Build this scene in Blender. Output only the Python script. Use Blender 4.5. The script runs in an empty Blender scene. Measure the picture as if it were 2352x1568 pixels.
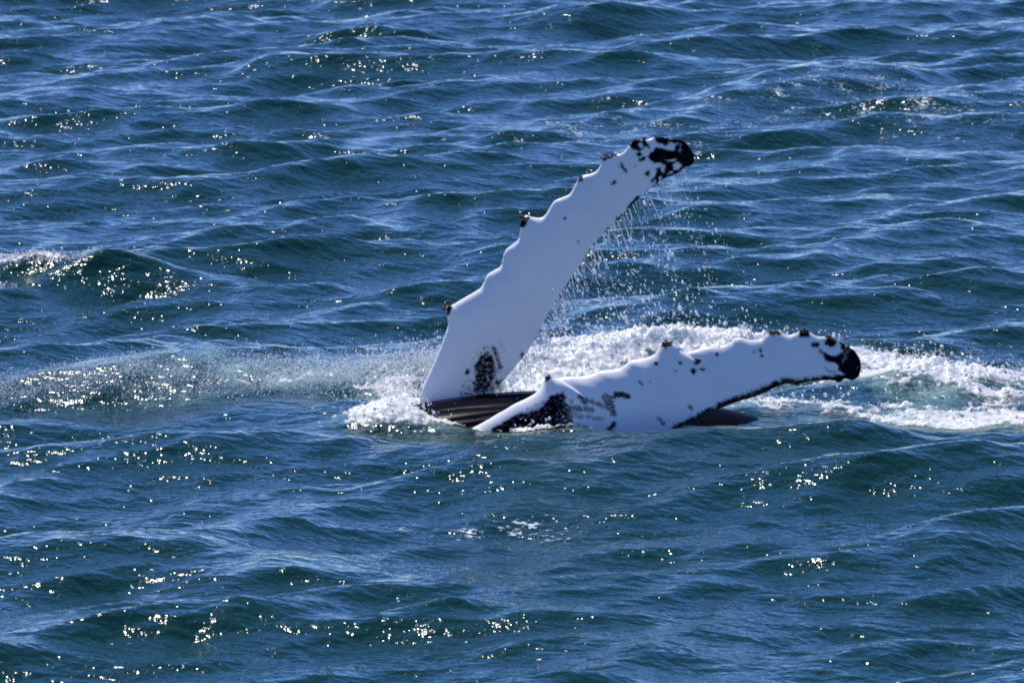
import bpy, math, random
import numpy as np
from mathutils import Vector, Matrix, Euler

R = math.radians
random.seed(7)
C = bpy.context.scene.collection
scn = bpy.context.scene

# ------------------------------------------------------------------ camera
CAM = np.array([0.0, -74.2, 11.1])
CEN_DEP = 7.72                                   # how far below the horizon the lens points, degrees
FRAME_W = 11.8                                   # metres across the frame at 75 m
cam = bpy.data.cameras.new('camera')
co = bpy.data.objects.new('camera', cam)
C.objects.link(co)
co.location = CAM
co.rotation_euler = (R(90 - CEN_DEP), 0, 0)
cam.sensor_width = 36
cam.lens = 18 / (FRAME_W / 2 / 75)
cam.clip_start = 0.5
cam.clip_end = 20000
cam.dof.use_dof = True
cam.dof.focus_distance = 75.3
cam.dof.aperture_fstop = 4.5
scn.camera = co

# ------------------------------------------------------------------ sky and sun
SUN_EL, SUN_AZ = 57.0, -19.0                     # azimuth from +Y (away from the camera), negative = to the left
w = bpy.data.worlds.new('World')
scn.world = w
w.use_nodes = True
nt = w.node_tree
bg = nt.nodes['Background']
sky = nt.nodes.new('ShaderNodeTexSky')
sky.sky_type = 'NISHITA'
sky.sun_disc = False
sky.sun_elevation = R(SUN_EL)
sky.sun_rotation = R(SUN_AZ)
sky.altitude = 0
sky.air_density = 0.68
sky.dust_density = 0.0
sky.ozone_density = 5.0
hsv = nt.nodes.new('ShaderNodeHueSaturation')
hsv.inputs['Saturation'].default_value = 1.17
hsv.inputs['Hue'].default_value = 0.518
nt.links.new(sky.outputs[0], hsv.inputs['Color'])
nt.links.new(hsv.outputs[0], bg.inputs[0])
bg.inputs[1].default_value = 0.15
sun = bpy.data.lights.new('sun', 'SUN')
so = bpy.data.objects.new('sun', sun)
C.objects.link(so)
sun.energy = 4.4
sun.angle = R(0.55)
sun.color = (1.0, 0.965, 0.91)
sd = Vector((math.sin(R(SUN_AZ)) * math.cos(R(SUN_EL)), math.cos(R(SUN_AZ)) * math.cos(R(SUN_EL)), math.sin(R(SUN_EL))))
so.rotation_euler = sd.to_track_quat('Z', 'Y').to_euler()
so.location = (0, 0, 40)
scn.view_settings.view_transform = 'Standard'
scn.view_settings.look = 'None'
scn.view_settings.gamma = 1
scn.view_settings.use_curve_mapping = False
scn.view_settings.exposure = 0.40
scn.cycles.use_denoising = True
scn.cycles.denoiser = 'OPENIMAGEDENOISE'
scn.cycles.denoising_prefilter = 'ACCURATE'
scn.cycles.max_bounces = 6
scn.cycles.sample_clamp_indirect = 4
scn.cycles.sample_clamp_direct = 10
scn.cycles.filter_width = 1.8

# ------------------------------------------------------------------ helpers
rng = np.random.default_rng(11)
cd, sdp = math.cos(R(CEN_DEP)), math.sin(R(CEN_DEP))
F = np.array([0, cd, -sdp]); U = np.array([0, sdp, cd])


def ray(px, py):
    """direction from the camera through a point of the photograph (2352 x 1568 grid)"""
    s = FRAME_W / 75 / 2352
    px = np.asarray(px, float); py = np.asarray(py, float)
    a = (px - 1176) * s; b = (784 - py) * s
    return np.stack([a, F[1] + b * U[1], F[2] + b * U[2]], -1)


def on_depth(px, py, Y):
    """point at the given distance Y behind (+) or before (-) the whale's shoulder"""
    d = ray(px, py)
    t = (np.asarray(Y, float) - CAM[1]) / d[..., 1]
    return CAM + d * t[..., None]


def on_level(px, py, z):
    d = ray(px, py)
    t = (np.asarray(z, float) - CAM[2]) / d[..., 2]
    return CAM + d * t[..., None]


def mesh_np(name, V, Fq, smooth=True):
    me = bpy.data.meshes.new(name)
    V = np.asarray(V, np.float32); Fq = np.asarray(Fq, np.int32)
    n, k = Fq.shape
    me.vertices.add(len(V)); me.vertices.foreach_set('co', V.ravel())
    me.loops.add(n * k); me.loops.foreach_set('vertex_index', Fq.ravel())
    me.polygons.add(n)
    me.polygons.foreach_set('loop_start', np.arange(0, n * k, k, dtype=np.int32))
    me.polygons.foreach_set('loop_total', np.full(n, k, np.int32))
    me.polygons.foreach_set('use_smooth', np.full(n, smooth, bool))
    me.update(calc_edges=True)
    return me


def attr(me, name, vals):
    a = me.attributes.new(name, 'FLOAT', 'POINT')
    a.data.foreach_set('value', np.asarray(vals, np.float32))


def link(name, me, mat=None, parent=None, label=None, cat=None, kind=None, group=None):
    o = bpy.data.objects.new(name, me)
    C.objects.link(o)
    if mat: me.materials.append(mat)
    if parent: o.parent = parent
    for k, v in (('label', label), ('category', cat), ('kind', kind), ('group', group)):
        if v: o[k] = v
    return o


def grid_faces(ny, nx):
    i = np.arange(ny * nx).reshape(ny, nx)
    return np.stack([i[:-1, :-1], i[:-1, 1:], i[1:, 1:], i[1:, :-1]], -1).reshape(-1, 4)


def smooth01(a, b, x):
    t = np.clip((x - a) / (b - a), 0, 1)
    return t * t * (3 - 2 * t)


class Tile:
    """a seamless square tile of filtered random numbers, sampled anywhere"""
    def __init__(self, arr, L, rot=0.0):
        self.a = arr; self.L = L; self.n = arr.shape[0]; self.c = math.cos(rot); self.s = math.sin(rot)

    def __call__(self, x, y):
        u = (x * self.c + y * self.s) / self.L * self.n
        v = (-x * self.s + y * self.c) / self.L * self.n
        iu = np.floor(u).astype(int); iv = np.floor(v).astype(int)
        fu = u - iu; fv = v - iv
        iu %= self.n; iv %= self.n
        iu1 = (iu + 1) % self.n; iv1 = (iv + 1) % self.n
        a = self.a
        return (a[iv, iu] * (1 - fu) + a[iv, iu1] * fu) * (1 - fv) + (a[iv1, iu] * (1 - fu) + a[iv1, iu1] * fu) * fv


def fractal(n, L, kmin, slope, kmax=None):
    k1 = np.fft.fftfreq(n, L / n) * 2 * np.pi
    kx, ky = np.meshgrid(k1, k1)
    k = np.hypot(kx, ky); k[0, 0] = 1
    amp = k ** (-slope) * np.exp(-(kmin / k) ** 4)
    if kmax: amp *= np.exp(-(k / kmax) ** 2)
    amp[0, 0] = 0
    h = np.fft.ifft2(np.fft.fft2(rng.standard_normal((n, n))) * amp).real
    return Tile(h / h.std(), L)


# ------------------------------------------------------------------ the waves
NW, LW = 2048, 64.0
k1 = np.fft.fftfreq(NW, LW / NW) * 2 * np.pi
kx, ky = np.meshgrid(k1, k1)
kk = np.hypot(kx, ky); kk[0, 0] = 1
WDIR = (0.30, -0.95)
cosd = (kx * WDIR[0] + ky * WDIR[1]) / kk / math.hypot(*WDIR)
spread = 0.15 + np.abs(cosd) ** 2.8
kp = 2 * np.pi / 6.5
amp = kk ** -2.25 * np.exp(-0.8 * (kp / kk) ** 2.5) * spread * np.exp(-(kk * 0.03) ** 2)
amp *= 1 + 0.40 * np.exp(-((np.log(kk) - math.log(2 * np.pi / 1.0)) / 0.6) ** 2)
amp[0, 0] = 0
spec = np.fft.fft2(rng.standard_normal((NW, NW))) * amp
hh = np.fft.ifft2(spec).real
SIG = 0.100
sc = SIG / hh.std()
ROT = R(17)
T_h = Tile(hh * sc, LW, ROT)
T_dx = Tile(np.fft.ifft2(1j * spec * kx / kk).real * sc, LW, ROT)
T_dy = Tile(np.fft.ifft2(1j * spec * ky / kk).real * sc, LW, ROT)
CHOP = 0.6
N1 = fractal(1024, 20.0, 2 * np.pi / 3.0, 1.7)          # foam and swirl noise
N2 = fractal(1024, 11.0, 2 * np.pi / 1.0, 1.5)
N3 = fractal(1024, 5.0, 2 * np.pi / 0.25, 1.3, 2 * np.pi / 0.05)


def gauss(x, y, cx, cy, sx, sy, rot=0.0):
    c, s = math.cos(rot), math.sin(rot)
    u = (x - cx) * c + (y - cy) * s; v = -(x - cx) * s + (y - cy) * c
    return np.exp(-0.5 * ((u / sx) ** 2 + (v / sy) ** 2))


def swell(x, y):
    """the larger humps the photograph shows round the whale"""
    h = 0.25 * gauss(x, y, 0.4, -1.9, 3.8, 0.55, 0.03)                      # wave before the whale
    h += 0.24 * gauss(x, y, 3.7, -1.5, 0.75, 0.55, 0.10)
    h += 0.10 * gauss(x, y, -1.15, -0.20, 0.45, 0.16, 0.0)
    h += 0.20 * gauss(x, y, -1.42, 0.25, 0.30, 0.35, 0.0)
    h += 0.08 * gauss(x, y, 0.5, -0.62, 0.62, 0.13, 0.02)                     # its higher shoulder
    h += 0.20 * gauss(x, y, 7.5, -1.2, 1.6, 0.6, 0.05)
    h += 0.22 * gauss(x, y, -2.3, 1.4, 1.2, 0.7, 0.0)                       # smooth bulge pushed ahead of the shoulder
    h += 0.34 * gauss(x, y, -2.4, 4.0, 2.2, 0.9, 0.20)                      # swell with spray, left
    h += 0.12 * gauss(x, y, -5.4, 3.6, 1.5, 0.9, 0.0)
    h += 0.33 * gauss(x, y, -5.2, 13.4, 1.9, 0.6, -0.32)                    # steep crest with a whitecap
    h += 0.30 * gauss(x, y, 2.3, 5.4, 1.5, 0.55, 0.05)                       # churned mound behind the flippers
    h += 0.25 * gauss(x, y, 5.0, 3.0, 1.2, 0.9, 0.0)
    h += 0.30 * gauss(x, y, 4.0, -4.2, 2.4, 1.0, 0.08)                      # broad swell facing us, right
    h += 0.22 * gauss(x, y, -3.9, -9.5, 1.8, 0.8, -0.10)                    # rolling crest, near left
    h += 0.30 * gauss(x, y, 5.5, 41.0, 3.0, 1.6, -0.05)                     # swells far back
    h += 0.25 * gauss(x, y, -1.5, 45.0, 2.5, 1.5, 0.05)
    return h


def calm(x, y):
    return 1 - 0.62 * gauss(x, y, 0.6, 0.2, 3.6, 1.9)


def sea_point(x, y, fade=1.0):
    m = calm(x, y) * fade
    z = T_h(x, y) * m + swell(x, y)
    return x + CHOP * T_dx(x, y) * m, y + CHOP * T_dy(x, y) * m, z


def grow(step, end, start, f=1.13):
    out = []; p = start; s = step
    while p < end:
        s *= f; p += s; out.append(p)
    return out


xo = grow(0.04, 6000, 10.5); xs = np.array([-v for v in xo[::-1]] + list(np.arange(-10.5, 10.5001, 0.04)) + xo)
ys = list(np.arange(-24, 20, 0.055)) + list(np.arange(20, 66, 0.095))
ys = np.array([-v for v in grow(0.055, 3000, 24.0)][::-1] + ys + grow(0.095, 12000, ys[-1]))
X, Y = np.meshgrid(xs, ys)
sx_ = np.gradient(xs); sy_ = np.gradient(ys)
fade = np.exp(-(np.maximum(sx_[None, :], sy_[:, None]) / 0.9) ** 2)
PX, PY, PZ = sea_point(X, Y, fade)


# foam densities, in metres on the water
def foam_density(x, y):
    d = 1.25 * gauss(x, y, 2.3, 5.35, 1.35, 0.30, 0.05)                     # crest of the churned mound
    d += 0.55 * gauss(x, y, 2.1, 4.5, 1.4, 0.6, 0.05)
    d += 1.15 * gauss(x, y, 0.75, 3.6, 0.75, 0.9)
    d += 0.9 * gauss(x, y, 1.5, 2.9, 0.8, 0.7)
    d += 1.2 * gauss(x, y, 4.9, 3.3, 0.75, 0.75, -0.5)
    d += 0.75 * gauss(x, y, 4.3, 5.5, 0.8, 0.45)
    d += 0.5 * gauss(x, y, 3.2, 1.3, 1.0, 0.5)
    d += 1.15 * gauss(x, y, 5.3, 0.9, 0.9, 0.45, 0.0)
    d += 0.35 * gauss(x, y, 6.2, 3.0, 1.2, 2.0)
    d += 1.05 * gauss(x, y, -1.22, 1.5, 0.20, 0.6)
    d += 0.75 * gauss(x, y, -1.3, 2.5, 0.35, 0.6)
    d += 0.50 * gauss(x, y, -2.5, 3.1, 1.2, 0.5, 0.12)
    d += 1.1 * gauss(x, y, -1.3, -0.18, 0.65, 0.18, -0.1) + 1.0 * gauss(x, y, -1.45, 0.3, 0.35, 0.4)
    d += 1.1 * gauss(x, y, 0.5, -0.60, 0.5, 0.12)
    return d


dens = foam_density(X, Y)
nz = 0.6 * N1(X, Y) + 0.5 * N2(X, Y * 0.8) + 0.35 * N3(X, Y)
dens = dens + 0.65 * gauss(X, Y, -3.7, 3.2, 1.7, 0.55, 0.12)
aer = 0.75 * smooth01(0.15, 1.4, dens + 0.22 * nz * (dens > 0.02))
# faint flecks and streaks left on the water
fm_ = 1.25 * gauss(X, Y, 0.1, -6.5, 0.9, 0.45) + 1.2 * gauss(X, Y, 6.5, 38, 2.5, 5) + 1.0 * gauss(X, Y, 1.5, 33, 1.5, 3) + 0.9 * gauss(X, Y, 5.5, 6.5, 1.5, 1.5) * 1.0
fleck = np.clip(fm_, 0, 1.4) * (np.abs(X) < 16)

sea_me = mesh_np('sea', np.stack([PX, PY, PZ], -1).reshape(-1, 3), grid_faces(len(ys), len(xs)))
attr(sea_me, 'aeration', aer.ravel())
attr(sea_me, 'fleck', fleck.ravel())


# ------------------------------------------------------------------ materials
def new_mat(name):
    m = bpy.data.materials.new(name); m.use_nodes = True
    n = m.node_tree.nodes; l = m.node_tree.links
    return m, n, l, n['Principled BSDF']


def noise(n, l, vec, scale, detail=4, rough=0.55):
    t = n.new('ShaderNodeTexNoise'); t.inputs['Scale'].default_value = scale
    t.inputs['Detail'].default_value = detail; t.inputs['Roughness'].default_value = rough
    if vec: l.new(vec, t.inputs['Vector'])
    return t.outputs[0]


def math_(n, l, op, a, b):
    t = n.new('ShaderNodeMath'); t.operation = op
    for i, v in enumerate((a, b)):
        if isinstance(v, (int, float)): t.inputs[i].default_value = v
        else: l.new(v, t.inputs[i])
    return t.outputs[0]


def mixc(n, l, fac, a, b):
    t = n.new('ShaderNodeMix'); t.data_type = 'RGBA'
    if isinstance(fac, (int, float)): t.inputs[0].default_value = fac
    else: l.new(fac, t.inputs[0])
    for i, v in ((6, a), (7, b)):
        if isinstance(v, tuple): t.inputs[i].default_value = (*v, 1)
        else: l.new(v, t.inputs[i])
    return t.outputs[2]


def attr_node(n, name):
    a = n.new('ShaderNodeAttribute'); a.attribute_name = name
    return a.outputs['Fac']


# sea water
M_sea, n, l, b = new_mat('sea_water')
geo = n.new('ShaderNodeNewGeometry')
mp = n.new('ShaderNodeMapping'); l.new(geo.outputs['Position'], mp.inputs[0])
mp.inputs['Scale'].default_value = (0.85, 1.35, 1.0); mp.inputs['Rotation'].default_value = (0, 0, R(12))
h1 = noise(n, l, mp.outputs[0], 4.2, 2, 0.5)
mp2 = n.new('ShaderNodeMapping'); l.new(geo.outputs['Position'], mp2.inputs[0]); mp2.inputs['Scale'].default_value = (1.35, 0.6, 1.0)
h2 = noise(n, l, mp2.outputs[0], 11.0, 2, 0.55)
hs = math_(n, l, 'ADD', math_(n, l, 'MULTIPLY', h1, 0.050), math_(n, l, 'MULTIPLY', h2, 0.0165))
bp = n.new('ShaderNodeBump'); bp.inputs['Strength'].default_value = 1.0; bp.inputs['Distance'].default_value = 1.0
l.new(hs, bp.inputs['Height']); l.new(bp.outputs[0], b.inputs['Normal'])
deep = (0.0052, 0.034, 0.0245)
ae = attr_node(n, 'aeration')
fv = math_(n, l, 'ADD', math_(n, l, 'MULTIPLY', noise(n, l, geo.outputs['Position'], 2.2, 2, 0.5), 0.8), math_(n, l, 'MULTIPLY', noise(n, l, mp.outputs[0], 17, 3, 0.6), 1.3))
fl = math_(n, l, 'MULTIPLY', math_(n, l, 'SUBTRACT', math_(n, l, 'ADD', fv, math_(n, l, 'MULTIPLY', attr_node(n, 'fleck'), 0.24)), 1.47), 9.0)
fl.node.use_clamp = True
c1 = mixc(n, l, ae, deep, (0.16, 0.30, 0.29))
c2 = mixc(n, l, fl, c1, (0.55, 0.62, 0.64))
l.new(c2, b.inputs['Base Color'])
b.inputs['IOR'].default_value = 1.333
l.new(math_(n, l, 'ADD', math_(n, l, 'MULTIPLY', math_(n, l, 'MAXIMUM', ae, fl), 0.3), 0.09), b.inputs['Roughness'])
sea_me.materials.append(M_sea)
sea = link('sea', sea_me, kind='structure', label='deep blue green choppy sea with sun glints', cat='sea')


def translucent_white(name, col, trans, rough, spec=0.5):
    m, n, l, b = new_mat(name)
    b.inputs['Base Color'].default_value = (*col, 1); b.inputs['Roughness'].default_value = rough
    b.inputs['IOR'].default_value = 1.33
    t = n.new('ShaderNodeBsdfTranslucent'); t.inputs[0].default_value = (*col, 1)
    mx = n.new('ShaderNodeMixShader'); mx.inputs[0].default_value = trans
    l.new(b.outputs[0], mx.inputs[1]); l.new(t.outputs[0], mx.inputs[2])
    l.new(mx.outputs[0], n['Material Output'].inputs[0])
    return m, n, l, b


M_foam, n, l, b = translucent_white('foam', (0.92, 0.92, 0.91), 0.35, 0.35)
geo = n.new('ShaderNodeNewGeometry')
bp = n.new('ShaderNodeBump'); bp.inputs['Distance'].default_value = 0.010; bp.inputs['Strength'].default_value = 1.0
l.new(noise(n, l, geo.outputs['Position'], 34, 5, 0.65), bp.inputs['Height']); l.new(bp.outputs[0], b.inputs['Normal'])
M_sheet, n, l, b = translucent_white('foam_sheet', (0.93, 0.93, 0.92), 0.40, 0.4)
geo = n.new('ShaderNodeNewGeometry')
mp = n.new('ShaderNodeMapping'); l.new(geo.outputs['Position'], mp.inputs[0]); mp.inputs['Scale'].default_value = (0.55, 1.0, 1.0)
lace = math_(n, l, 'ADD', math_(n, l, 'MULTIPLY', noise(n, l, mp.outputs[0], 6, 4, 0.62), 1.5), math_(n, l, 'MULTIPLY', noise(n, l, mp.outputs[0], 26, 3, 0.6), 0.5))
cv = math_(n, l, 'MULTIPLY', math_(n, l, 'SUBTRACT', math_(n, l, 'ADD', math_(n, l, 'MULTIPLY', attr_node(n, 'cover'), 0.85), lace), 1.40), 2.2)
cv.node.use_clamp = True
bp = n.new('ShaderNodeBump'); bp.inputs['Distance'].default_value = 0.012; bp.inputs['Strength'].default_value = 1.0
l.new(lace, bp.inputs['Height']); l.new(bp.outputs[0], b.inputs['Normal'])
tr = n.new('ShaderNodeBsdfTransparent'); mx = n.new('ShaderNodeMixShader')
old = n['Material Output'].inputs[0].links[0].from_socket
l.new(cv, mx.inputs[0]); l.new(tr.outputs[0], mx.inputs[1]); l.new(old, mx.inputs[2]); l.new(mx.outputs[0], n['Material Output'].inputs[0])
M_drop, *_ = translucent_white('water_drops', (0.88, 0.91, 0.93), 0.55, 0.08)

# ------------------------------------------------------------------ the whale
def Z1(*p):  # traced points of one close-up of the photograph, in its full grid
    return [(918.75 + u * 0.3125, 275.6 + v * 0.3125) for u, v in p]
def Z2(*p):
    return [(918.75 + u * 0.3125, 643.1 + v * 0.3125) for u, v in p]
def Z3(*p):
    return [(1470 + u * 0.375, 673.75 + v * 0.375) for u, v in p]
def Z5(*p):
    return [(1347.5 + u * 0.15625, 294 + v * 0.15625) for u, v in p]


up_lead = [(972, 1000), (962, 960)] + Z2((145, 905), (145, 860), (160, 800), (200, 710), (250, 600), (300, 480), (330, 400), (352, 330), (343, 262)) + \
    Z1((343, 1420), (336, 1388), (352, 1362), (385, 1357), (480, 1302), (560, 1255), (598, 1225), (640, 1140), (690, 1105), (740, 1070), (762, 985), (790, 940), (840, 905), (870, 872),
       (884, 805), (884, 755), (905, 712), (940, 700), (975, 712), (1040, 716), (1080, 680), (1130, 600), (1190, 570), (1250, 540), (1288, 475), (1310, 432), (1345, 410), (1400, 395), (1445, 372), (1476, 320),
       (1480, 274), (1515, 262), (1580, 257), (1640, 235), (1680, 190), (1705, 160), (1760, 148), (1830, 142), (1885, 122), (1960, 133), (2030, 145), (2080, 155), (2130, 205), (2160, 255))
up_trail = [(1075, 1020), (1100, 960)] + Z2((655, 850), (760, 740), (860, 620), (940, 520), (1020, 380)) + \
    Z1((1110, 1380), (1200, 1240), (1280, 1130), (1350, 1020), (1410, 920), (1470, 860), (1540, 790), (1600, 735), (1680, 650), (1760, 570), (1820, 520), (1890, 465), (1940, 430), (2000, 408), (2055, 382), (2090, 346), (2130, 340), (2158, 312), (2164, 285))
lo_lead = [(985, 1035), (1040, 1010)] + Z2((515, 1095), (600, 1050), (720, 980), (850, 905), (930, 868), (1000, 825), (1040, 780), (1060, 738), (1085, 706), (1115, 698), (1160, 715), (1250, 707), (1340, 705), (1420, 688), (1480, 667),
        (1600, 650), (1650, 625), (1700, 590), (1790, 575), (1865, 545), (1900, 505), (1922, 475), (1960, 458), (2010, 462), (2060, 495)) + \
    Z3((250, 342), (290, 358), (340, 347), (420, 326), (500, 320), (550, 303), (580, 280), (620, 270), (680, 283), (740, 280), (770, 255), (800, 236), (855, 236), (910, 255), (950, 245), (978, 228), (1010, 222), (1045, 238), (1090, 262),
        (1140, 262), (1190, 258), (1218, 288), (1260, 320), (1310, 347), (1345, 400), (1355, 440))
lo_trail = [(1290, 1120), (1400, 1080), (1480, 1030)] + Z3((220, 832), (280, 802), (350, 768), (420, 730), (500, 700), (590, 665), (680, 638), (760, 608), (840, 570), (900, 552), (960, 560), (1000, 548), (1060, 535), (1120, 533), (1180, 530), (1220, 545), (1255, 521), (1300, 530), (1338, 508), (1352, 470))


def resample(P, ns, w=None):
    P = np.array(P, float)
    d = np.r_[0, np.cumsum(np.hypot(*np.diff(P, axis=0).T))]
    # gentle Catmull-Rom rounding of the traced corners
    t = np.linspace(0, d[-1], len(P) * 12)
    i = np.clip(np.searchsorted(d, t, 'right') - 1, 0, len(P) - 2)
    f = (t - d[i]) / (d[i + 1] - d[i])
    p0 = P[np.clip(i - 1, 0, None)]; p1 = P[i]; p2 = P[i + 1]; p3 = P[np.clip(i + 2, None, len(P) - 1)]
    f = f[:, None]
    Q = 0.5 * (2 * p1 + (p2 - p0) * f + (2 * p0 - 5 * p1 + 4 * p2 - p3) * f ** 2 + (3 * p1 - p0 - 3 * p2 + p3) * f ** 3)
    return Q


def pair(lead, trail, ns, tip):
    """match points of both edges by their advance along the flipper's axis"""
    A = resample(lead, ns); B = resample(trail, ns)
    base = (A[0] + B[0]) / 2; ax = np.array(tip) - base; Ln = np.hypot(*ax); ax /= Ln
    out = []
    sv = np.linspace(0, 1, ns)
    sv = 1 - (1 - sv) ** 1.15
    res = []
    for E in (A, B):
        s = (E - base) @ ax
        s = np.maximum.accumulate(s)
        s = (s - s[0]) / (s[-1] - s[0])
        s += np.linspace(0, 0.02, len(s)); s /= s[-1]
        d = np.r_[0, np.cumsum(np.hypot(*np.diff(E, axis=0).T))]; d /= d[-1]
        s = 0.72 * s + 0.28 * d
        res.append(np.stack([np.interp(sv, s, E[:, 0]), np.interp(sv, s, E[:, 1])], -1))
    return res[0], res[1], sv


def in_poly(px, py, poly):
    inside = np.zeros(px.shape, bool)
    x0, y0 = poly[-1]
    for x1, y1 in poly:
        c = ((y1 > py) != (y0 > py))
        xi = (x0 - x1) * (py - y1) / (y0 - y1 + 1e-9) + x1
        inside ^= c & (px < xi)
        x0, y0 = x1, y1
    return inside


def ell(px, py, c, a, b_, deg=0):
    t = R(deg); dx = px - c[0]; dy = py - c[1]
    return np.hypot((dx * math.cos(t) + dy * math.sin(t)) / a, (-dx * math.sin(t) + dy * math.cos(t)) / b_) < 1


def seg(px, py, a, b_, wd):
    ax, ay = a; bx, by = b_
    t = np.clip(((px - ax) * (bx - ax) + (py - ay) * (by - ay)) / ((bx - ax) ** 2 + (by - ay) ** 2), 0, 1)
    return np.hypot(px - ax - t * (bx - ax), py - ay - t * (by - ay)) < wd


PN1 = fractal(512, 256.0, 2 * np.pi / 30, 1.3)
PN2 = fractal(512, 256.0, 2 * np.pi / 30, 1.3)
PN3 = fractal(512, 128.0, 2 * np.pi / 9, 0.8)


def black_upper(px, py):
    x = px + 1.6 * PN1(px, py) + 1.0 * PN3(px, py); y = py + 1.6 * PN2(px, py) + 1.0 * PN3(px + 50, py + 31)
    m = in_poly(x, y, Z5((885, 425), (960, 350), (1010, 290), (1090, 290), (1180, 320), (1290, 330), (1300, 240), (1210, 190), (1300, 130), (1420, 130), (1540, 230), (1640, 340), (1680, 480), (1600, 620), (1460, 640), (1410, 660), (1300, 740), (1180, 760),
        (1110, 830), (1020, 850), (1010, 770), (960, 800), (945, 770), (1000, 700), (1030, 600), (1075, 555), (1100, 570), (1105, 650), (1138, 650), (1140, 540), (1060, 515), (980, 515), (910, 470)))
    for c, a, b_, g in (((1245, 467), 82, 13, -4), ((1330, 560), 62, 48, -30), ((1080, 745), 22, 38, -20), ((1380, 250), 14, 18, 0), ((1318, 230), 14, 14, 0), ((1375, 325), 16, 16, 0), ((1230, 660), 40, 16, -30)):
        m &= ~ell(x, y, Z5(c)[0], a * .15625, b_ * .15625, g)
    m |= in_poly(x, y, Z5((1000, 120), (1080, 100), (1150, 120), (1260, 160), (1230, 210), (1190, 255), (1140, 250), (1080, 225), (1075, 295), (1055, 230), (1010, 200)))
    m |= in_poly(x, y, Z5((600, 240), (660, 170), (760, 160), (850, 180), (890, 230), (935, 280), (915, 305), (870, 270), (810, 325), (740, 345), (680, 310)))
    m &= ~ell(x, y, Z5((800, 252))[0], 30 * .156, 42 * .156, 20)
    for c, a, b_, g in (((770, 385), 40, 32, 0), ((810, 460), 62, 26, -22), ((895, 670), 56, 36, -40), ((535, 585), 92, 26, 58), ((400, 805), 48, 28, -42), ((335, 425), 120, 26, -22), ((712, 552), 22, 14, 0)):
        m |= ell(x, y, Z5(c)[0], a * .15625, b_ * .15625, g)
    for a, b_, wd in (((985, 860), (900, 935), 22), ((775, 1020), (620, 1180), 34), ((520, 1285), (440, 1365), 24), ((330, 1470), (250, 1560), 12)):
        m |= seg(x, y, Z5(a)[0], Z5(b_)[0], wd * .15625)
    m |= ell(x, y, Z1((1213, 720))[0], 11 * .3125, 20 * .3125, 15) | ell(x, y, Z1((1308, 893))[0], 14 * .3125, 6 * .3125, 40)
    m |= ell(x, y, Z1((360, 1395))[0], 20 * .3125, 42 * .3125, 20) | ell(x, y, Z1((905, 755))[0], 48 * .3125, 26 * .3125, -40) | ell(x, y, Z1((1325, 437))[0], 24 * .3125, 14 * .3125, -40)
    # smeared scar patch near the shoulder
    st = 0.75 * PN3(px * 0.7 + py * 0.35, py * 0.3 - px * 0.12) + 0.6 * PN1(px, py)
    d = in_poly(x, y, Z2((545, 640), (580, 560), (650, 515), (695, 590), (705, 700), (650, 790), (590, 830), (530, 800), (560, 720))) & (st > -1.15)
    d |= in_poly(x, y, Z2((430, 865), (470, 800), (550, 740), (600, 760), (560, 830), (500, 850))) & (st > 0.25)
    d |= ell(x, y, Z2((625, 665))[0], 34, 66, 14) & (st > 0.95)
    d |= ell(x, y, Z2((560, 770))[0], 46, 24, -35) & (st > 0.85)
    d |= seg(x, y, *Z2((690, 505), (740, 645)), 4.8) & (st > -0.8)
    d |= seg(x, y, *Z2((575, 850), (740, 750)), 8) & (st > -0.3)
    d |= seg(x, y, *Z2((735, 455), (770, 520)), 3) & (st > 0.6)
    d |= ell(x, y, Z2((495, 672))[0], 6.5, 7) | ell(x, y, Z2((897, 547))[0], 5, 6)
    return m | d


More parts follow.
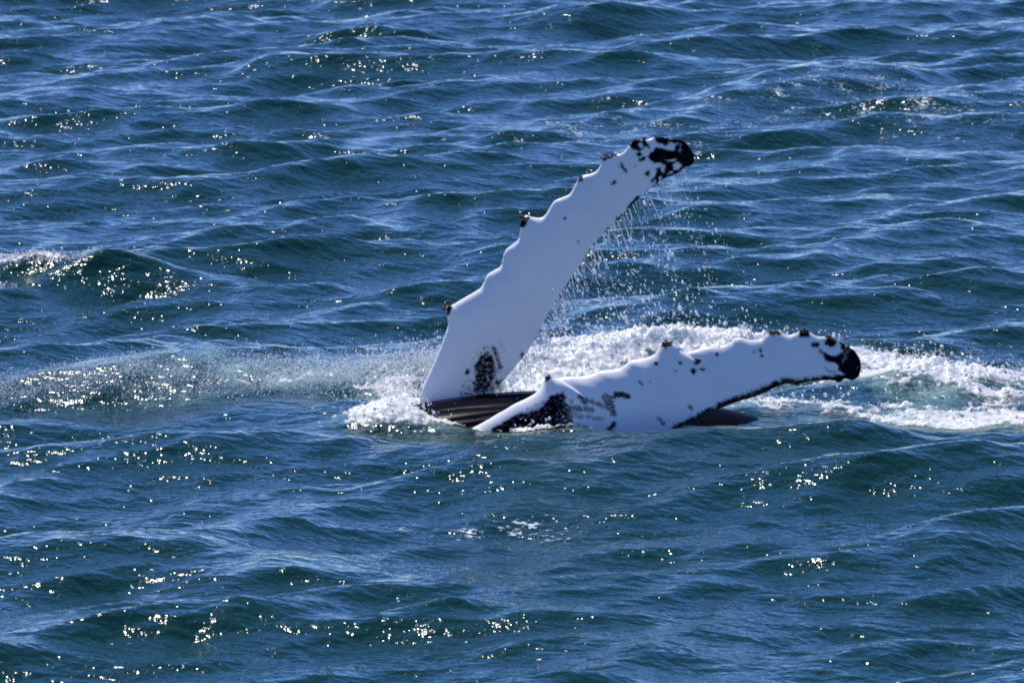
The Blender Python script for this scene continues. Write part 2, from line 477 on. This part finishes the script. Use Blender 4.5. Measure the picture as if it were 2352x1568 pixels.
def black_lower(px, py):
    x = px + 1.7 * PN1(px, py) + 1.0 * PN3(px, py); y = py + 1.7 * PN2(px, py) + 1.0 * PN3(px + 50, py + 31)
    st = PN3(px * 0.8, py * 0.8)
    m = in_poly(x, y, Z2((640, 1130), (690, 1080), (760, 1040), (850, 985), (960, 965), (1040, 935), (1075, 880), (1110, 840), (1170, 835), (1208, 810), (1222, 900), (1262, 940), (1275, 1100), (1250, 1200), (800, 1300))) & (st > -1.9 + 1.1 * smooth01(1270, 1315, px))
    m |= in_poly(x, y, Z2((930, 940), (1040, 885), (1100, 900), (1080, 990), (960, 1000))) & (st > 0.5)
    for a, b_, wd, th in (((1210, 935), (1420, 952), 4.5, -.3), ((1325, 860), (1360, 900), 5, -.8), ((1340, 870), (1490, 920), 4, -.2), ((1515, 860), (1550, 930), 7, -.4), ((1545, 930), (1575, 985), 5, -.5), ((1595, 838), (1680, 848), 5, -1.2), ((1540, 880), (1610, 835), 4, -.3),
                      ((1380, 1005), (1480, 1018), 4, .2), ((1530, 1115), (1575, 1050), 4, -1.5), ((1270, 985), (1330, 1000), 5, .2), ((1260, 880), (1265, 930), 3, .2), ((1300, 1070), (1360, 1080), 5, .3), ((1900, 1015), (1940, 1055), 3, -.5), ((1420, 900), (1560, 960), 3, .6), ((1760, 745), (1785, 765), 2.2, -1), ((2130, 930), (2150, 945), 3, -.5)):
        m |= seg(x, y, *Z2(a, b_), wd * 1.35) & (st > th - 0.15)
    for c, a, b_, g in (((1882, 618), 14, 16, 0), ((2060, 610), 14, 16, 0), ((2185, 602), 26, 21, 0), ((2155, 668), 23, 20, 0), ((2222, 655), 28, 11, -20), ((2027, 667), 10, 8, 0), ((2330, 545), 17, 20, 0), ((1085, 722), 32, 20, -40), ((1960, 475), 46, 22, -20), ((1830, 740), 8, 7, 0)):
        m |= ell(x, y, Z2(c)[0], a * .3125, b_ * .3125, g)
    for c, a, b_, g in (((735, 347), 12, 11, 0), ((743, 380), 12, 8, 0), ((700, 357), 9, 7, 30), ((1075, 312), 24, 18, 10), ((1165, 300), 38, 28, 10), ((825, 238), 42, 20, 8), ((1008, 243), 38, 25, -10)):
        m |= ell(x, y, Z3(c)[0], a * .375, b_ * .375, g)
    m &= ~ell(x, y, Z3((1280, 372))[0], 7, 8)
    m |= in_poly(x, y, Z3((1085, 330), (1130, 358), (1190, 388), (1242, 350), (1215, 285), (1190, 235), (1280, 290), (1370, 380), (1400, 460), (1370, 560), (1220, 580), (1130, 545), (1120, 520), (1180, 505), (1255, 495), (1215, 470), (1205, 430), (1150, 420), (1110, 370)))
    m |= in_poly(x, y, Z3((1130, 450), (1215, 480), (1200, 500), (1140, 475))) & (st > 0.1)
    m &= ~(in_poly(x, y, Z3((1225, 405), (1240, 400), (1262, 330), (1290, 340), (1270, 390), (1240, 430))) & (st > 0.9))
    tr = [(220, 832), (280, 802), (350, 768), (420, 730), (500, 700), (590, 665), (680, 638), (760, 608), (840, 570), (900, 552), (960, 560), (1060, 540), (1120, 533), (1180, 530)]
    for a, b_ in zip(tr[:-1], tr[1:]):
        wd = 12.5 if 480 < a[0] < 960 else (9 if a[0] < 480 else 10)
        m |= seg(x, y, *Z3(a, b_), wd) & (st > -1.6)
        m |= seg(x, y, *Z3(a, b_), wd + 5) & (st > 0.5)
    return m


def flipper(lead, trail, tip, depth, tilt, thick, lean, black, ns, nt_):
    """closed blade: blunt leading edge, thin trailing edge, given distance and lean"""
    A, B, sv = pair(lead, trail, ns, tip)
    th = np.linspace(0, 2 * np.pi, nt_, endpoint=False)
    t = (1 - np.cos(th)) / 2
    side = np.where(th < np.pi, -1.0, 1.0)            # -1 faces the camera
    tt = np.clip(t, 0, 1)
    prof = (2.9 * np.sqrt(tt) - 1.26 * tt - 3.5 * tt ** 2 + 2.85 * tt ** 3 - 0.99 * tt ** 4) * 0.5
    px = A[:, None, 0] * (1 - t) + B[:, None, 0] * t
    py = A[:, None, 1] * (1 - t) + B[:, None, 1] * t
    def dist(E):
        E = resample(E, 0)
        out = np.empty(px.shape)
        for r in range(0, ns, 20):
            out[r:r + 20] = np.sqrt(((px[r:r + 20, :, None] - E[:, 0]) ** 2 + (py[r:r + 20, :, None] - E[:, 1]) ** 2).min(-1))
        return out
    h2 = nt_ // 2 + 1
    full_px, full_py = px, py
    px, py = full_px[:, :h2], full_py[:, :h2]
    dl, dt = dist(lead), dist(trail)
    dl = np.where(np.arange(h2) == 0, 0, dl); dt = np.where(np.arange(h2) == h2 - 1, 0, dt)
    te = dl / (dl + dt + 1e-6)
    ch = (dl + dt) * 0.005
    def soft(Q, w1, w2):
        for ax_, wd in ((0, w1), (1, w2)):
            k_ = np.hanning(wd + 2)[1:-1]; k_ /= k_.sum()
            Q = np.apply_along_axis(lambda r: np.convolve(np.pad(r, wd // 2, 'edge'), k_, 'valid'), ax_, Q)
        return Q
    prof = (2.9 * np.sqrt(te) - 1.26 * te - 3.5 * te ** 2 + 2.85 * te ** 3 - 0.99 * te ** 4) * 0.5
    H = thick * prof * (soft(ch, 61, 1) + 0.03) * (0.75 + 0.25 * (1 - sv[:, None]))
    wgt = np.clip(np.minimum(te, 1 - te) / 0.12, 0, 1)
    H = H * (1 - wgt) + soft(H, 51, 15) * wgt
    mid = depth(sv)[:, None] + soft(tilt * (te - 0.5) * ch + lean * ch * 4 * te * (1 - te), 41, 9)
    idx_ = np.r_[np.arange(h2), np.arange(h2 - 2, 0, -1)]
    sgn = np.r_[-np.ones(h2), np.ones(h2 - 2)]
    sgn[0] = 0; sgn[h2 - 1] = 0
    Yd = (mid[:, idx_] + sgn * H[:, idx_])
    px, py = full_px, full_py
    P = on_depth(px, py, Yd)
    V = P.reshape(-1, 3)
    i = np.arange(ns * nt_).reshape(ns, nt_)
    j = np.roll(i, -1, axis=1)
    Fq = np.stack([i[:-1], i[1:], j[1:], j[:-1]], -1).reshape(-1, 4)
    # close the tip and the root with fans made of quads
    caps = []
    for row in (i[0], i[-1]):
        h = nt_ // 2
        for q in range(h - 1):
            caps.append((row[q], row[q + 1], row[-q - 2], row[-q - 1]) if q else (row[0], row[1], row[-1], row[-1]))
    caps = np.array([c for c in caps if len(set(c)) == 4])
    return V, np.vstack([Fq, caps]), sum(black(px + a, py + b_).astype(float) for a, b_ in ((0, 0), (1.6, .7), (-1.4, .9), (.8, -1.6), (-.9, -1.2))).ravel() / 5


upV, upF, upB = flipper(up_lead, up_trail, Z1((2164, 285))[0], lambda s: 1.15 + 0.55 * s ** 1.5, -0.10, 0.30, 0.02, black_upper, 560, 240)
loV, loF, loB = flipper(lo_lead, lo_trail, Z3((1355, 455))[0], lambda s: -0.35 + 0.25 * s, -0.34, 0.26, 0.02, black_lower, 620, 280)

# body: belly-up, head to the left, throat grooves running along it
def body():
    nu, nv = 420, 420
    u = np.linspace(0, 1, nu); v = np.linspace(0, 2 * np.pi, nv, endpoint=False)
    Lb = 11.0
    s = u * Lb
    rad = np.interp(u, [0, .01, .03, .08, .16, .28, .40, .52, .61, .66, .78, .9, .97, 1], [0.02, .25, .48, .80, 1.08, 1.25, 1.26, 1.21, 1.15, 1.07, .66, .35, .24, .03])
    rad = np.convolve(np.pad(rad, 8, 'edge'), np.ones(17) / 17, 'valid')
    ang = v[None, :]
    gm = smooth01(0.0, 0.06, u)[:, None] * (1 - smooth01(0.50, 0.60, u))[:, None] * smooth01(-0.25, 0.15, np.sin(ang))
    xx = np.linspace(0, Lb, nu)[:, None]
    ph = 40 * ang / (2 * np.pi) + 0.22 * np.sin(0.9 * xx + 2.3 * ang * 3) + 0.12 * np.sin(2.1 * xx + 17 * ang)
    gr = np.abs(np.sin(np.pi * ph)) ** 0.5
    r = rad[:, None] - 0.022 * (1 - gr) * gm * (0.75 + 0.45 * np.sin(5 * ang + 0.6 * xx)) + 0.0 * ang
    x = -4.3 + s
    zc = -0.90 - np.where(x < 0.6, 0.055, 0.026) * (x - 0.6) ** 2
    Xb = np.broadcast_to(x[:, None], r.shape)
    Yb = 0.75 + r * np.cos(ang) * 1.0
    Zb = zc[:, None] + r * np.sin(ang)
    V = np.stack([Xb, Yb, Zb], -1).reshape(-1, 3)
    i = np.arange(nu * nv).reshape(nu, nv); j = np.roll(i, -1, axis=1)
    return V, np.stack([i[:-1], j[:-1], j[1:], i[1:]], -1).reshape(-1, 4), np.ones(nu * nv)

bV, bF, bB = body()
V = np.vstack([bV, upV, loV])
Fq = np.vstack([bF, upF + len(bV), loF + len(bV) + len(upV)])
wh_me = mesh_np('humpback_whale', V, Fq)
attr(wh_me, 'black', np.r_[bB, upB, loB])
M_skin, n, l, b = new_mat('whale_skin')
geo = n.new('ShaderNodeNewGeometry')
bk = attr_node(n, 'black')
wn = noise(n, l, geo.outputs['Position'], 2.2, 5, 0.6)
wn2 = noise(n, l, geo.outputs['Position'], 14, 6, 0.7)
white = mixc(n, l, wn, (0.82, 0.78, 0.73), (0.97, 0.93, 0.87))
sm = math_(n, l, 'MULTIPLY', math_(n, l, 'SUBTRACT', wn2, 0.60), 5.0); sm.node.use_clamp = True
white = mixc(n, l, math_(n, l, 'MULTIPLY', sm, 0.45), white, (0.45, 0.44, 0.44))
mps = n.new('ShaderNodeMapping'); l.new(geo.outputs['Position'], mps.inputs[0])
mps.inputs['Rotation'].default_value = (0, R(40), 0); mps.inputs['Scale'].default_value = (3, 8, 45)
scr = math_(n, l, 'MULTIPLY', math_(n, l, 'SUBTRACT', noise(n, l, mps.outputs[0], 1.3, 3, 0.6), 0.66), 9.0); scr.node.use_clamp = True
white = mixc(n, l, math_(n, l, 'MULTIPLY', scr, 0.4), white, (0.36, 0.36, 0.38))
dn = noise(n, l, geo.outputs['Position'], 9, 5, 0.65)
dark = mixc(n, l, dn, (0.0025, 0.0026, 0.005), (0.007, 0.0072, 0.014))
l.new(mixc(n, l, bk, white, dark), b.inputs['Base Color'])
b.inputs['Roughness'].default_value = 0.22
b.inputs['IOR'].default_value = 1.33
l.new(math_(n, l, 'ADD', math_(n, l, 'MULTIPLY', bk, -0.445), 0.45), b.inputs['Specular IOR Level'])
bp = n.new('ShaderNodeBump'); bp.inputs['Distance'].default_value = 0.001; bp.inputs['Strength'].default_value = 0.4
l.new(noise(n, l, geo.outputs['Position'], 30, 5, 0.6), bp.inputs['Height']); l.new(bp.outputs[0], b.inputs['Normal'])
whale = link('humpback_whale', wh_me, M_skin, label='humpback whale on its back raising two long white flippers with black tips', cat='whale')

# barnacles on the knobs of the flippers
M_barn, n, l, b = new_mat('barnacle_shell')
geo = n.new('ShaderNodeNewGeometry')
l.new(mixc(n, l, noise(n, l, geo.outputs['Position'], 22, 3), (0.018, 0.012, 0.011), (0.16, 0.11, 0.09)), b.inputs['Base Color'])
b.inputs['Roughness'].default_value = 0.55


def barnacle_cluster(px, py, Y, size, k, seed):
    rr = random.Random(seed)
    V = []; Fc = []
    size *= 0.78
    c0 = on_depth(np.array(px), np.array(py), np.array(Y))
    for q in range(k):
        c = c0 + np.array([rr.gauss(0, size * .42), rr.gauss(0, size * .35), rr.gauss(0, size * .30)])
        rad = size * rr.uniform(.24, .42); hgt = rad * rr.uniform(.7, 1.2)
        ax = Vector((rr.gauss(-.35, .5), rr.gauss(-.3, .5), rr.uniform(.5, 1.2))).normalized()
        M = ax.to_track_quat('Z', 'Y').to_matrix()
        rings = [(1.0, -.5), (.92, .2), (.6, .85), (.42, .95), (.3, .45)]
        o = len(V); ng = 8
        for ri, (f, zz) in enumerate(rings):
            for g in range(ng):
                a = 2 * math.pi * g / ng
                jj = 1 + .12 * math.sin(3 * a + seed)
                p = M @ Vector((f * rad * jj * math.cos(a), f * rad * jj * math.sin(a), zz * hgt))
                V.append(c + np.array(p))
        for ri in range(len(rings) - 1):
            for g in range(ng):
                g2 = (g + 1) % ng
                Fc.append((o + ri * ng + g, o + ri * ng + g2, o + (ri + 1) * ng + g2, o + (ri + 1) * ng + g))
        Fc.append((o + 32, o + 33, o + 34, o + 35)); Fc.append((o + 32, o + 35, o + 36, o + 39)); Fc.append((o + 36, o + 37, o + 38, o + 39))
    me = mesh_np('barnacle_cluster', V, Fc, smooth=False)
    return link('barnacle_cluster', me, M_barn, parent=whale)


upd = lambda s: 1.15 + 0.55 * s ** 1.5
for i, (p, Yv, sz, k) in enumerate([(Z1((352, 1372))[0], upd(.33), .075, 8), (Z1((372, 1335))[0], upd(.33), .05, 4), (Z1((915, 718))[0], upd(.58), .085, 9), (Z1((1322, 425))[0], upd(.76), .05, 5), (Z1((1505, 268))[0], upd(.85), .06, 6), (Z1((1560, 257))[0], upd(.86), .045, 4),
        (Z5((690, 200))[0], upd(.92), .05, 5), (Z5((860, 165))[0], upd(.94), .06, 6), (Z5((1030, 140))[0], upd(.96), .05, 4), (Z5((1510, 290))[0], upd(1), .045, 4),
        (Z2((1088, 712))[0], -.33, .05, 5), (Z2((1965, 462))[0], -.25, .085, 9), (Z3((825, 236))[0], -.18, .06, 6), (Z3((1008, 232))[0], -.15, .06, 6), (Z3((1175, 272))[0], -.13, .06, 6), (Z3((1275, 335))[0], -.12, .06, 5), (Z3((1335, 450))[0], -.12, .05, 4)]):
    barnacle_cluster(p[0], p[1], Yv, sz, k, i + 3)

# ------------------------------------------------------------------ foam
def foam_patch(x0, x1, y0, y1, dx, dy, dens_fn, thr, lump, name, label, zextra=None):
    gx = np.arange(x0, x1, dx); gy = np.arange(y0, y1, dy)
    X, Y = np.meshgrid(gx, gy)
    d = dens_fn(X, Y)
    nz = 0.6 * N1(X * .8, Y) + 0.6 * N2(X * .7, Y) + 0.4 * N3(X * .8, Y)
    f = 1.35 * d + 0.33 * nz - thr - 0.8 * (1 - smooth01(0.15, 0.40, d))
    px, py, pz = sea_point(X, Y)
    body_ = smooth01(0, 0.55, f)
    z = pz + 0.004 + lump * body_ * (0.5 + 0.55 * np.abs(N2(X * 1.3, Y)) + 0.06 * N3(X, Y) * body_) - 0.01 * (f < 0)
    if zextra is not None: z += zextra(X, Y) * body_
    keep = f > 0
    Fq = grid_faces(*X.shape)
    kf = keep.ravel()[Fq].sum(1) >= 3
    Fq = Fq[kf]
    used = np.unique(Fq); remap = -np.ones(X.size, int); remap[used] = np.arange(len(used))
    V = np.stack([px, py, z], -1).reshape(-1, 3)[used]
    fme = mesh_np(name, V, remap[Fq])
    attr(fme, 'cover', smooth01(0.0, 0.75, f).ravel()[used])
    return link(name, fme, M_sheet, label=label, cat='foam', kind='stuff'), (px, py, z, f)


fo, (fx, fy, fz, ff) = foam_patch(-6.5, 8.5, -1.2, 9.0, 0.022, 0.03, foam_density, 0.55, 0.038, 'sea_foam', 'white churned foam on the water round and behind the whale',
                                lambda x, y: np.clip(0.7 * N2(x * .9 + 4, y) + 0.35 * N3(x, y * .6) + 0.15, 0, 1.6) * (0.05 * gauss(x, y, 2.3, 5.35, 1.4, 0.3, 0.05) + 0.06 * gauss(x, y, 0.9, 3.9, .7, .4) + 0.07 * gauss(x, y, 4.9, 3.4, .7, .4, -.5)))


def cap_density(x, y):
    d = 1.1 * gauss(x, y, -7.1, 13.8, 0.5, 0.16, -0.3) + 0.85 * gauss(x, y, -5.9, 13.55, 0.7, 0.09, -0.3)
    d += 0.45 * gauss(x, y, -6.9, 12.4, 0.4, 0.7)
    return d


co_, (gx_, gy_, gz_, gf_) = foam_patch(-8.5, -3.5, 10.5, 15.5, 0.025, 0.035, cap_density, 0.55, 0.018, 'whitecap', 'white foam breaking on the crest of the wave at the left edge')

# ------------------------------------------------------------------ drops of water
ICO = None
def ico():
    import bmesh
    bm = bmesh.new(); bmesh.ops.create_icosphere(bm, subdivisions=1, radius=1)
    v = np.array([p.co[:] for p in bm.verts]); f = np.array([[q.index for q in p.verts] for p in bm.faces]); bm.free()
    return v, f
IV, IF = ico()


def drops(name, P, rad, stretch, vel, label, cat, mat=None):
    """every drop a small rounded body, a little drawn out along its fall"""
    n = len(P)
    vel = np.broadcast_to(vel, (n, 3)); vh = vel / np.linalg.norm(vel, axis=1, keepdims=True)
    jit = 1 + 0.18 * rng.standard_normal((n, len(IV)))
    base = IV[None] * jit[..., None] * rad[:, None, None]
    al = (base * vh[:, None, :]).sum(-1, keepdims=True)
    V = P[:, None, :] + base + al * (stretch[:, None, None] - 1) * vh[:, None, :]
    Fq = (IF[None] + (np.arange(n) * len(IV))[:, None, None]).reshape(-1, 3)
    return link(name, mesh_np(name, V.reshape(-1, 3), Fq), mat or M_drop, label=label, cat=cat, kind='stuff')


# water running off the trailing edge of the raised flipper
trail = resample(up_trail, 0)
trail = trail[(trail[:, 1] < 905) & (trail[:, 0] < 1580)]
fallP, fallR, fallS, fallV = [], [], [], []
PXs, PYs, RD = [], [], []
for q in range(175):
    st = trail[int(rng.random() ** 0.95 * (len(trail) - 1))]
    big = rng.random()
    reach = np.clip(815 - st[1], 50, 520) * rng.uniform(.35, 1.0)
    lean = rng.uniform(.12, .55); bend = rng.uniform(-.1, .25)
    m = rng.integers(4, 20)
    f = np.sort(rng.random(m) ** rng.uniform(.5, 1.1))
    PXs.append(st[0] + 3 + reach * (lean * f + bend * f ** 2) + rng.normal(0, 3.5, m) * (.3 + f))
    PYs.append(st[1] + 4 + reach * f)
    RD.append((0.0034 + 0.0065 * big ** 3) * np.exp(.5 * rng.standard_normal(m)))
k = 800                                                              # the fine shower low down, over the foam
PXs.append(1290 + 330 * rng.random(k) + rng.normal(0, 40, k)); PYs.append(795 - 150 * rng.random(k) ** 1.8 - 0.05 * rng.random(k)); RD.append(0.0040 * np.exp(.6 * rng.standard_normal(k)))
px, py, rad = np.concatenate(PXs), np.concatenate(PYs), np.clip(np.concatenate(RD), .002, .022)
P = on_depth(px, py, 1.4 + rng.standard_normal(len(px)) * 0.35)
drops('falling_drops', P, rad, 1.2 + 1.2 * rng.random(len(px)), np.stack([0.45 + 0 * px, 0 * px, -1 + 0 * px], -1), 'strings of water drops falling below the raised flipper', 'water drops')

# thin threads of water still joined to the edge
V, Fq = [], []
for s in range(100):
    i = int(rng.random() ** 1.1 * (len(trail) - 1))
    p = trail[i] + np.array([1.0, 0.0])
    ln = rng.uniform(12, 70) if i < len(trail) * .7 else rng.uniform(20, 110)
    k = 9; yv = 1.2 + 0.45 * (i / len(trail)) ** 1.5 + rng.normal(0, .04)
    wob = rng.normal(0, 2.5); wf = rng.uniform(1, 3); lean = rng.uniform(.1, .5)
    r0 = rng.uniform(.002, .006)
    o = len(V)
    for j in range(k):
        f = j / (k - 1)
        c = on_depth(np.array(p[0] + ln * lean * f + wob * math.sin(wf * 3 * f)), np.array(p[1] + ln * f), np.array(yv))
        rr = r0 * (1 - .6 * f) * (1 + .5 * math.sin(9 * f + s))
        for g in range(4):
            a = math.pi / 2 * g
            V.append(c + np.array([rr * math.cos(a), rr * math.sin(a), 0]))
    for j in range(k - 1):
        for g in range(4):
            g2 = (g + 1) % 4
            Fq.append((o + j * 4 + g, o + j * 4 + g2, o + j * 4 + 4 + g2, o + j * 4 + 4 + g))
link('water_threads', mesh_np('water_threads', V, Fq), M_drop, label='thin threads of water streaming off the trailing edge of the raised flipper', cat='water threads', kind='stuff')

# froth thrown up along the foam
fm = smooth01(0.0, 0.4, ff).ravel() * (rng.random(ff.size) < 1)
pr = fm / fm.sum()
sel = rng.choice(ff.size, 5000, p=pr)
P = np.stack([fx.ravel()[sel], fy.ravel()[sel], fz.ravel()[sel]], -1)
P += np.stack([rng.normal(0, .04, len(sel)), rng.normal(0, .05, len(sel)), np.abs(rng.normal(0, .05, len(sel))) + rng.exponential(.05, len(sel))], -1)
rad = np.clip(0.0052 * np.exp(.6 * rng.standard_normal(len(sel))), .003, .03)
drops('foam_spray', P, rad, 1 + .4 * rng.random(len(sel)), np.array([.5, 0, -1.]), 'white drops of froth thrown up from the foam round the whale', 'spray', M_foam)

pr = smooth01(-0.12, 0.3, gf_).ravel() * (1 + 2 * (gf_.ravel() < 0.2)); pr /= pr.sum()
sel = rng.choice(gf_.size, 1200, p=pr)
P = np.stack([gx_.ravel()[sel], gy_.ravel()[sel], gz_.ravel()[sel] + rng.exponential(.02, len(sel))], -1)
drops('whitecap_spray', P, np.clip(0.007 * np.exp(.5 * rng.standard_normal(len(sel))), .003, .02), 1 + .4 * rng.random(len(sel)), np.array([.5, 0, -1.]), 'froth flying off the breaking crest at the left edge', 'spray', M_foam)

# glittering spray skimming the swell left of the whale
n = 24000
cx = -0.9 - 5.3 * rng.random(n) ** 1.6
cy = 3.4 + 0.16 * (cx + 1) + rng.normal(0, 0.55, n) * (1 - 0.06 * np.abs(cx))
ax, ay, az = sea_point(cx, cy)
P = np.stack([ax, ay, az + rng.exponential(.05, n) * (1.4 + 0.12 * cx).clip(.3, 2)], -1)
rad = np.clip((0.0030 + 0.0009 * smooth01(-3.5, -1, cx)) * np.exp(.5 * rng.standard_normal(n)), .0015, .012)
drops('wind_spray', P, rad, 1 + .6 * rng.random(n), np.array([-.7, 0, -1.]), 'glittering fine spray over the swell left of the whale', 'spray')
print('tris', sum(len(o.data.loops) - 2 * len(o.data.polygons) for o in C.objects if o.type == 'MESH'))
